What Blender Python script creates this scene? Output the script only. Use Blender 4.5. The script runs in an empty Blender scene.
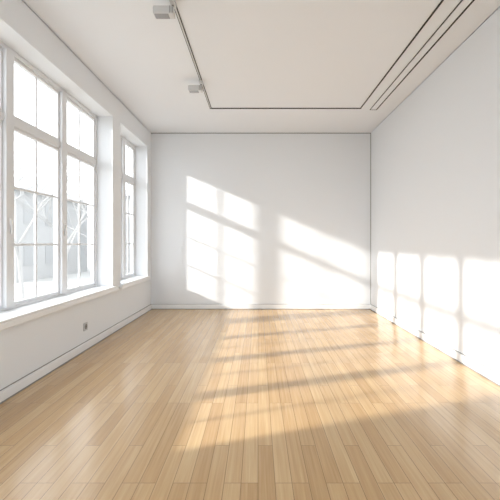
import bpy, bmesh, math, random
from mathutils import Vector, Matrix
random.seed(4)
S=bpy.context.scene
S.view_settings.view_transform='Standard'
S.view_settings.look='None'
S.view_settings.exposure=0.12

# ---------------- dimensions (metres) ----------------
XL,XR=-1.945,2.05       # inner faces of the side walls
YB,YR=7.27,-1.6         # back wall / rear wall behind camera
H=3.2
T=0.30                  # wall thickness
XG=XL-0.23              # window plane
ZS,ZH=0.60,2.90         # sill and head heights
W1=(1.60,5.36); W2=(5.66,7.03)

# ---------------- materials ----------------
def mat(name,col,rough=0.6,spec=0.3,bump=0.0,bscale=60,var=0.0):
    m=bpy.data.materials.new(name); m.use_nodes=True
    n=m.node_tree.nodes; l=m.node_tree.links
    b=n['Principled BSDF']
    b.inputs['Base Color'].default_value=(*col,1)
    b.inputs['Roughness'].default_value=rough
    b.inputs['Specular IOR Level'].default_value=spec
    tc=n.new('ShaderNodeTexCoord')
    nz=n.new('ShaderNodeTexNoise'); nz.inputs['Scale'].default_value=bscale; nz.inputs['Detail'].default_value=4
    l.new(tc.outputs['Object'],nz.inputs['Vector'])
    if var>0:
        mx=n.new('ShaderNodeMix'); mx.data_type='RGBA'
        mx.inputs[6].default_value=(*[c*(1-var) for c in col],1); mx.inputs[7].default_value=(*[min(1,c*(1+var)) for c in col],1)
        l.new(nz.outputs['Fac'],mx.inputs[0]); l.new(mx.outputs[2],b.inputs['Base Color'])
    if bump>0:
        bp=n.new('ShaderNodeBump'); bp.inputs['Strength'].default_value=bump; bp.inputs['Distance'].default_value=0.002
        l.new(nz.outputs['Fac'],bp.inputs['Height']); l.new(bp.outputs['Normal'],b.inputs['Normal'])
    return m
M_wall=mat('wall_plaster',(0.84,0.86,0.885),0.75,0.2,0.12,90,0.01)
M_ceil=mat('ceiling_plaster',(0.87,0.89,0.92),0.85,0.15,0.08,90,0.01)
M_trim=mat('white_gloss_paint',(0.88,0.89,0.90),0.35,0.4)
M_frame=mat('window_frame_paint',(0.78,0.79,0.81),0.35,0.4)
M_dark=mat('dark_slot',(0.035,0.033,0.03),0.6,0.2)
M_grey=mat('grey_shade_and_parts',(0.28,0.27,0.26),0.7,0.2)  # painted shade strips, also spotlight fins and socket face
M_fix=mat('fixture_enamel',(0.66,0.66,0.66),0.4,0.4)
M_lens=mat('fixture_lens',(0.35,0.35,0.36),0.2,0.5)
M_plate=mat('outlet_plastic',(0.55,0.56,0.58),0.4,0.4)
M_bark=mat('bark',(0.36,0.355,0.35),0.9,0.1,0.3,20,0.15)  # bark and house colours paled and evened, haze put into the colour
M_bld=mat('hazed_render',(0.36,0.36,0.36),0.9,0.1,0.2,5,0.05)
M_bwin=mat('exterior_window_glass',(0.31,0.315,0.32),0.4,0.3)
M_roof=mat('roof_slate',(0.34,0.34,0.35),0.9,0.1,0.2,8,0.1)
M_ground=mat('exterior_ground',(0.38,0.38,0.37),0.95,0.1,0.2,2,0.1)

def glassmat():
    m=bpy.data.materials.new('window_glass'); m.use_nodes=True
    n=m.node_tree.nodes; l=m.node_tree.links; n.clear()
    o=n.new('ShaderNodeOutputMaterial'); t=n.new('ShaderNodeBsdfTransparent'); g=n.new('ShaderNodeBsdfGlossy')
    t.inputs[0].default_value=(0.985,0.99,0.99,1); g.inputs['Roughness'].default_value=0.02
    f=n.new('ShaderNodeLayerWeight'); f.inputs['Blend'].default_value=0.5
    p=n.new('ShaderNodeMath'); p.operation='POWER'; p.inputs[1].default_value=5
    q=n.new('ShaderNodeMath'); q.operation='MULTIPLY_ADD'; q.inputs[1].default_value=0.4; q.inputs[2].default_value=0.03
    l.new(f.outputs['Facing'],p.inputs[0]); l.new(p.outputs[0],q.inputs[0])
    mx=n.new('ShaderNodeMixShader')
    l.new(q.outputs[0],mx.inputs[0]); l.new(t.outputs[0],mx.inputs[1]); l.new(g.outputs[0],mx.inputs[2]); l.new(mx.outputs[0],o.inputs[0])
    return m
M_glass=glassmat()

def floormat():
    m=bpy.data.materials.new('oak_strip_floor'); m.use_nodes=True
    n=m.node_tree.nodes; l=m.node_tree.links; b=n['Principled BSDF']
    tc=n.new('ShaderNodeTexCoord'); mp=n.new('ShaderNodeMapping')
    mp.inputs['Rotation'].default_value=(0,0,math.radians(90))
    l.new(tc.outputs['Object'],mp.inputs['Vector'])
    def brick(w,off,freq):
        k=n.new('ShaderNodeTexBrick'); k.offset=off; k.offset_frequency=freq
        k.inputs['Color1'].default_value=(0,0,0,1); k.inputs['Color2'].default_value=(1,1,1,1); k.inputs['Mortar'].default_value=(0.5,0.5,0.5,1)
        k.inputs['Scale'].default_value=1; k.inputs['Mortar Size'].default_value=0.0013; k.inputs['Mortar Smooth'].default_value=0.1
        k.inputs['Brick Width'].default_value=w; k.inputs['Row Height'].default_value=0.085
        l.new(mp.outputs[0],k.inputs['Vector']); return k
    k=brick(1.0,0.37,3)
    # grain, stretched along the boards
    mg=n.new('ShaderNodeMapping'); mg.inputs['Scale'].default_value=(60,1.5,1)
    l.new(tc.outputs['Object'],mg.inputs['Vector'])
    add=n.new('ShaderNodeVectorMath'); add.operation='ADD'
    sc=n.new('ShaderNodeVectorMath'); sc.operation='SCALE'; sc.inputs['Scale'].default_value=17
    l.new(k.outputs['Color'],sc.inputs[0]); l.new(mg.outputs[0],add.inputs[0]); l.new(sc.outputs[0],add.inputs[1])
    g=n.new('ShaderNodeTexNoise'); g.inputs['Scale'].default_value=1; g.inputs['Detail'].default_value=5; g.inputs['Roughness'].default_value=0.6
    g.inputs['Distortion'].default_value=0.3
    l.new(add.outputs[0],g.inputs['Vector'])
    r=n.new('ShaderNodeValToRGB'); e=r.color_ramp.elements
    e[0].position=0; e[0].color=(0.43,0.255,0.11,1); e[1].position=1; e[1].color=(0.68,0.485,0.27,1)
    x=e.new(0.5); x.color=(0.56,0.365,0.18,1)
    mm=n.new('ShaderNodeMath'); mm.operation='MULTIPLY_ADD'; mm.inputs[1].default_value=0.40
    l.new(k.outputs['Color'],mm.inputs[0])
    m2=n.new('ShaderNodeMath'); m2.operation='MULTIPLY_ADD'; m2.inputs[1].default_value=1.2; m2.inputs[2].default_value=-0.30
    l.new(g.outputs['Fac'],m2.inputs[0]); l.new(m2.outputs[0],mm.inputs[2]); l.new(mm.outputs[0],r.inputs[0])
    mx=n.new('ShaderNodeMix'); mx.data_type='RGBA'; mx.inputs[7].default_value=(0.20,0.115,0.05,1)
    l.new(k.outputs['Fac'],mx.inputs[0]); l.new(r.outputs[0],mx.inputs[6]); l.new(mx.outputs[2],b.inputs['Base Color'])
    rr=n.new('ShaderNodeMapRange'); rr.inputs[3].default_value=0.15; rr.inputs[4].default_value=0.29
    l.new(g.outputs['Fac'],rr.inputs[0]); l.new(rr.outputs[0],b.inputs['Roughness'])
    b.inputs['Specular IOR Level'].default_value=0.6
    bp=n.new('ShaderNodeBump'); bp.invert=True; bp.inputs['Strength'].default_value=0.4; bp.inputs['Distance'].default_value=0.001
    l.new(k.outputs['Fac'],bp.inputs['Height']); l.new(bp.outputs[0],b.inputs['Normal'])
    return m
M_floor=floormat()

# ---------------- helpers ----------------
def obj_from_boxes(name,boxes,m,parent=None,bevel=0.0):
    """boxes: list of (x0,x1,y0,y1,z0,z1)"""
    me=bpy.data.meshes.new(name); bm=bmesh.new()
    for (x0,x1,y0,y1,z0,z1) in boxes:
        r=bmesh.ops.create_cube(bm,size=1)
        for v in r['verts']:
            v.co=Vector(((x0+x1)/2+v.co.x*(x1-x0),(y0+y1)/2+v.co.y*(y1-y0),(z0+z1)/2+v.co.z*(z1-z0)))
    bm.to_mesh(me); bm.free()
    o=bpy.data.objects.new(name,me); S.collection.objects.link(o); me.materials.append(m)
    if bevel>0:
        bv=o.modifiers.new('bevel','BEVEL'); bv.width=bevel; bv.segments=2; bv.limit_method='ANGLE'
    if parent: o.parent=parent
    return o
def empty(name,loc=(0,0,0)):
    e=bpy.data.objects.new(name,None); S.collection.objects.link(e); e.location=loc; e.empty_display_size=0.1
    return e

# ---------------- shell ----------------
obj_from_boxes('floor',[(XL-T,XR+T,YR-T,YB+T,-0.15,0)],M_floor)
xo=XL-T
obj_from_boxes('wall_left',[
    (xo,XL,YR,YB,0,ZS),(xo,XL,YR,YB,ZH,H),
    (xo,XL,YR,W1[0],ZS,ZH),(xo,XL,W1[1],W2[0],ZS,ZH),(xo,XL,W2[1],YB,ZS,ZH)],M_wall)
obj_from_boxes('wall_right',[(XR,XR+T,YR,YB,0,H)],M_wall)
obj_from_boxes('wall_back',[(XL-T,XR+T,YB,YB+T,0,H)],M_wall)
RW=(-1.6,1.7,0.35,2.95)  # opening for the added fill-light window behind the camera
obj_from_boxes('wall_rear',[(xo,XR+T,YR-T,YR,0,RW[2]),(xo,XR+T,YR-T,YR,RW[3],H),
    (xo,RW[0],YR-T,YR,RW[2],RW[3]),(RW[1],XR+T,YR-T,YR,RW[2],RW[3])],M_wall)
g=0.012
obj_from_boxes('ceiling',[(XL+g,XR-g,YR+g,YB-g,H,H+0.03),(xo,XR+T,YR-T,YB+T,H+0.03,H+0.25)],M_ceil)
# grey strips that paint the shade of the corner and ceiling gaps
obj_from_boxes('shade_strip_1',[(XR-0.007,XR,YB-0.012,YB,0.09,H)],M_grey)
obj_from_boxes('shade_strip_2',[(XL,XR,YB-0.006,YB,H-0.010,H)],M_grey)

# baseboards
def base(name,x0,x1,y0,y1):
    return obj_from_boxes(name,[(x0,x1,y0,y1,0.0,0.085)],M_trim,bevel=0.005)
base('baseboard_left',XL,XL+0.022,YR,YB)
base('baseboard_right',XR-0.022,XR,YR,YB)
base('baseboard_back',XL+0.022,XR-0.022,YB-0.022,YB)
base('baseboard_rear',XL+0.022,XR-0.022,YR,YR+0.022)
obj_from_boxes('shade_strip_3',[(XL+0.022,XL+0.029,YR,YB-0.02,0,0.009),(XR-0.029,XR-0.022,YR,YB-0.02,0,0.009),(XL+0.02,XR-0.02,YB-0.029,YB-0.022,0,0.009)],M_grey)  # shadow line painted as grey strips along the baseboard foot
obj_from_boxes('shade_strip_4',[(XL,XL+0.006,YR,YB,0.085,0.091),(XR-0.006,XR,YR,YB,0.085,0.091),(XL,XR,YB-0.006,YB,0.085,0.091)],M_grey)  # shadow line painted as grey strips above the baseboard top

# ---------------- windows ----------------
def window(name,y0,y1,mulls):
    e=empty(name,(XG,(y0+y1)/2,ZS))
    fr=[];sash=[];mun=[];gl=[]
    X0,X1=XG-0.05,XG+0.02
    f=0.045
    fr+= [(X0,X1,y0,y1,ZS,ZS+f),(X0,X1,y0,y1,ZH-f,ZH),(X0,X1,y0,y0+f,ZS+f,ZH-f),(X0,X1,y1-f,y1,ZS+f,ZH-f)]
    ZT=2.27
    fr.append((X0,X1,y0+f,y1-f,ZT-0.035,ZT+0.035))
    edges=[y0+f]
    for c in mulls:
        fr.append((X0-0.01,X1+0.02,c-0.055,c+0.055,ZS+f,ZH-f))
        edges+= [c-0.055,c+0.055]
    edges.append(y1-f)
    for i in range(len(mulls)+1):
        a,b=edges[2*i],edges[2*i+1]
        for (za,zb,rows) in ((ZS+f,ZT-0.035,3),(ZT+0.035,ZH-f,1)):
            s=0.030; sx0,sx1=XG-0.035,XG+0.008
            sash+= [(sx0,sx1,a,b,za,za+s),(sx0,sx1,a,b,zb-s,zb),(sx0,sx1,a,a+s,za+s,zb-s),(sx0,sx1,b-s,b,za+s,zb-s)]
            c=(a+b)/2
            mun.append((XG-0.022,XG-0.004,c-0.0135,c+0.0135,za+s,zb-s))
            for r in range(1,rows):
                z=za+s+(zb-za-2*s)*r/rows
                mun.append((XG-0.020,XG-0.006,a+s,b-s,z-0.011,z+0.011))
            gl.append((XG-0.016,XG-0.012,a+s,b-s,za+s,zb-s))
    inv=Matrix.Translation(-e.location)
    def add(nm,bx,m,bev):
        o=obj_from_boxes(nm,bx,m,e,bev); o.matrix_parent_inverse=inv; return o
    add('frame',fr,M_frame,0.004); add('sash',sash,M_frame,0.003); add('muntins',mun,M_frame,0.003)
    add('glass_panes',gl,M_glass,0)
    hd=[]
    for c in mulls:
        hd.append((XG+0.02,XG+0.045,c-0.012,c+0.012,1.35,1.42)); hd.append((XG+0.045,XG+0.058,c-0.008,c+0.008,1.28,1.40))
    add('handles',hd,M_trim,0.002)
    add('sill_board',[(XG+0.02,XL+0.045,y0,y1,ZS-0.0,ZS+0.022)],M_trim,0.006)
    add('sill_nosing',[(XL,XL+0.045,y0-0.06,y1+0.06,ZS-0.050,ZS+0.002)],M_trim,0.008)
window('window_1',W1[0],W1[1],[2.50,3.45,4.42])
window('window_2',W2[0],W2[1],[6.40])
# unseen rear window, added to let in fill light
e=empty('rear_fill_window',((RW[0]+RW[1])/2,YR-0.15,RW[2]))
inv=Matrix.Translation(-e.location)
fr=[];ya,yb=YR-0.2,YR-0.13
x0,x1,z0,z1=RW
fr=[(x0,x1,ya,yb,z0,z0+.06),(x0,x1,ya,yb,z1-.06,z1),(x0,x0+.06,ya,yb,z0,z1),(x1-.06,x1,ya,yb,z0,z1)]
for i in range(1,4):
    c=x0+(x1-x0)*i/4; fr.append((c-.035,c+.035,ya,yb,z0+.06,z1-.06))
fr.append((x0+.06,x1-.06,ya,yb,2.25,2.31))
o=obj_from_boxes('frame',fr,M_frame,e,0.004); o.matrix_parent_inverse=inv
o=obj_from_boxes('glass_panes',[(x0+.06,x1-.06,YR-0.167,YR-0.163,z0+.06,z1-.06)],M_glass,e); o.matrix_parent_inverse=inv

# ---------------- ceiling rail + spots ----------------
rail=empty('track_light_rail',(-0.70,5.0,H))
inv=Matrix.Translation(-rail.location)
def addr(nm,bx,m,bev=0,par=rail,iv=inv):
    o=obj_from_boxes(nm,bx,m,par,bev); o.matrix_parent_inverse=iv; return o
xa,xb,ye=-0.70,1.52,5.93
HC=H-0.0003
addr('channel',[(xa-0.014,xa+0.014,YR+0.3,ye,H-0.008,HC),(xa-0.014,xb+0.010,ye-0.012,ye+0.014,H-0.008,HC),(xb-0.007,xb+0.007,YR+0.3,ye,H-0.008,HC)],M_dark)
addr('channel_liner',[(xa-0.007,xa+0.007,YR+0.3,ye-0.03,H-0.013,H-0.008)],M_fix)
dif=empty('linear_air_diffuser',(1.72,5.0,H))
ivd=Matrix.Translation(-dif.location)
addr('slots',[(1.675,1.683,YR+0.3,6.0,H-0.006,HC),(1.768,1.781,YR+0.3,6.0,H-0.006,HC),(1.675,1.781,5.99,6.0,H-0.006,HC)],M_dark,0,dif,ivd)
addr('center_blade',[(1.69,1.762,YR+0.3,5.985,H-0.005,HC)],M_ceil,0,dif,ivd)
def cyl(bm,p0,p1,r0,r1,seg=8,cap=False):
    d=(p1-p0); L=d.length
    if L<1e-6:return
    mt=Matrix.Translation((p0+p1)/2)@d.to_track_quat('Z','Y').to_matrix().to_4x4()
    bmesh.ops.create_cone(bm,cap_ends=cap,segments=seg,radius1=r0,radius2=r1,depth=L,matrix=mt)
def mesh_obj(nm,bm,m,par=None,iv=None):
    me=bpy.data.meshes.new(nm); bm.to_mesh(me); bm.free(); me.materials.append(m)
    o=bpy.data.objects.new(nm,me); S.collection.objects.link(o)
    if par: o.parent=par; o.matrix_parent_inverse=iv
    return o
for y in (3.29,4.93):
    e=empty('track_spotlight',(xa,y,H)); iv=Matrix.Translation(-e.location)
    addr('adapter',[(xa-0.018,xa+0.018,y-0.06,y+0.06,H-0.045,H-0.013)],M_fix,0.004,e,iv)
    bm=bmesh.new(); cyl(bm,Vector((xa-0.0,y,H-0.04)),Vector((xa-0.01,y,H-0.09)),0.008,0.008,12,True)
    mesh_obj('stem',bm,M_dark,e,iv)
    addr('housing',[(xa-0.155,xa+0.012,y-0.045,y+0.045,H-0.135,H-0.068)],M_fix,0.010,e,iv)
    addr('rear_fins',[(xa-0.02+0.012*i,xa-0.015+0.012*i,y-0.048,y+0.048,H-0.13,H-0.074) for i in range(3)],M_grey,0,e,iv)
    addr('lens',[(xa-0.145,xa-0.03,y-0.036,y+0.036,H-0.1365,H-0.134)],M_lens,0,e,iv)

# ---------------- wall outlet ----------------
e=empty('wall_outlet',(XL,4.5,0.26)); iv=Matrix.Translation(-e.location)
addr('plate',[(XL,XL+0.010,4.455,4.545,0.215,0.305)],M_plate,0.003,e,iv)
bm=bmesh.new(); cyl(bm,Vector((XL+0.009,4.5,0.26)),Vector((XL+0.0115,4.5,0.26)),0.03,0.03,24,True); mesh_obj('socket_face',bm,M_grey,e,iv)
bm=bmesh.new()
for dy in (-0.01,0.01): cyl(bm,Vector((XL+0.011,4.5+dy,0.26)),Vector((XL+0.0125,4.5+dy,0.26)),0.004,0.004,10,True)
mesh_obj('pin_holes',bm,M_dark,e,iv)

# ---------------- outside ----------------
GZ=-1.2
obj_from_boxes('exterior_ground',[(-80,60,-60,90,GZ-0.3,GZ)],M_ground)
def building(x0,x1,y0,y1,h,rows,cols):
    e=empty('exterior_building',(x0,y0,GZ)); iv=Matrix.Translation(-e.location)
    addr('walls',[(x0,x1,y0,y1,GZ,GZ+h)],M_bld,0,e,iv)
    bm=bmesh.new(); z=GZ+h; ym=(y0+y1)/2
    v=[bm.verts.new(p) for p in ((x0-.3,y0-.3,z),(x1+.3,y0-.3,z),(x1+.3,y1+.3,z),(x0-.3,y1+.3,z),(x0+1.5,ym,z+1.6),(x1-1.5,ym,z+1.6))]
    for f in ((0,1,5,4),(1,2,5),(2,3,4,5),(3,0,4),(3,2,1,0)): bm.faces.new([v[i] for i in f])
    mesh_obj('roof',bm,M_roof,e,iv)
    w=[];c=[]
    for r in range(rows):
        zz=GZ+1.0+r*(h-0.4)/rows
        for k in range(cols):
            xx=x0+(x1-x0)*(k+0.5)/cols
            w.append((xx-.5,xx+.5,y0-0.03,y0+0.01,zz,zz+1.4)); c.append((xx-.65,xx+.65,y0-0.1,y0,zz-.12,zz))
    for r in range(rows):
        zz=GZ+1.0+r*(h-0.4)/rows
        for k in range(4):
            yy=y0+(y1-y0)*(k+0.5)/4
            w.append((x1-0.01,x1+0.03,yy-.5,yy+.5,zz,zz+1.4))
    addr('windows',w,M_bwin,0,e,iv); addr('sills',c,M_bld,0,e,iv)
building(-34,-14.5,24,34,5.6,2,8)
building(-13,-4,34,44,6.4,2,4)
def tree(loc,h):
    bm=bmesh.new()
    def br(p,d,L,r,lv):
        q=p+d*L*0.5+Vector((random.uniform(-1,1),random.uniform(-1,1),0))*L*0.04
        e2=q+(d+Vector((random.uniform(-.15,.15),random.uniform(-.15,.15),.05))).normalized()*L*0.5
        cyl(bm,p,q,r,r*.85,6); cyl(bm,q,e2,r*.85,r*.65,6)
        if lv==0: return
        for i in range(3 if lv>1 else 4):
            a=random.uniform(0,2*math.pi); t=random.uniform(.35,.8)
            nd=(d+Vector((math.cos(a),math.sin(a),random.uniform(-.1,.3)))*t*1.1).normalized()
            br(q.lerp(e2,random.uniform(.2,1)) if i else e2,nd,L*random.uniform(.6,.78),r*.55,lv-1)
    br(Vector(loc),Vector((0,0,1)),h*.33,h*.013,5)
    mesh_obj('bare_tree',bm,M_bark)
for p,h in (((-8.2,14.0,GZ),7.0),((-10.5,15.5,GZ),7.5),((-9.6,20.0,GZ),7.5),((-14.5,19,GZ),8),((-6.2,18.5,GZ),6.5)):
    tree(p,h)

# ---------------- light ----------------
sd=Vector((1,0.365,-0.43)).normalized()
L=bpy.data.lights.new('sun','SUN'); L.energy=6.4; L.angle=math.radians(2.1); L.color=(1.0,0.96,0.90)
so=bpy.data.objects.new('sun',L); S.collection.objects.link(so); so.rotation_euler=sd.to_track_quat('-Z','Y').to_euler(); so.location=(-12,-3,6)
w=bpy.data.worlds.new('sky'); S.world=w; w.use_nodes=True
bg=w.node_tree.nodes['Background']; bg.inputs[0].default_value=(0.92,0.96,1.0,1); bg.inputs[1].default_value=3.6

# ---------------- camera ----------------
c=bpy.data.cameras.new('camera'); c.sensor_width=36; c.lens=28.8; c.shift_x=-0.016; c.shift_y=-0.014; c.clip_start=0.05
co=bpy.data.objects.new('camera',c); S.collection.objects.link(co); co.location=(0,0,1.2); co.rotation_euler=(math.radians(90),0,0)
S.camera=co
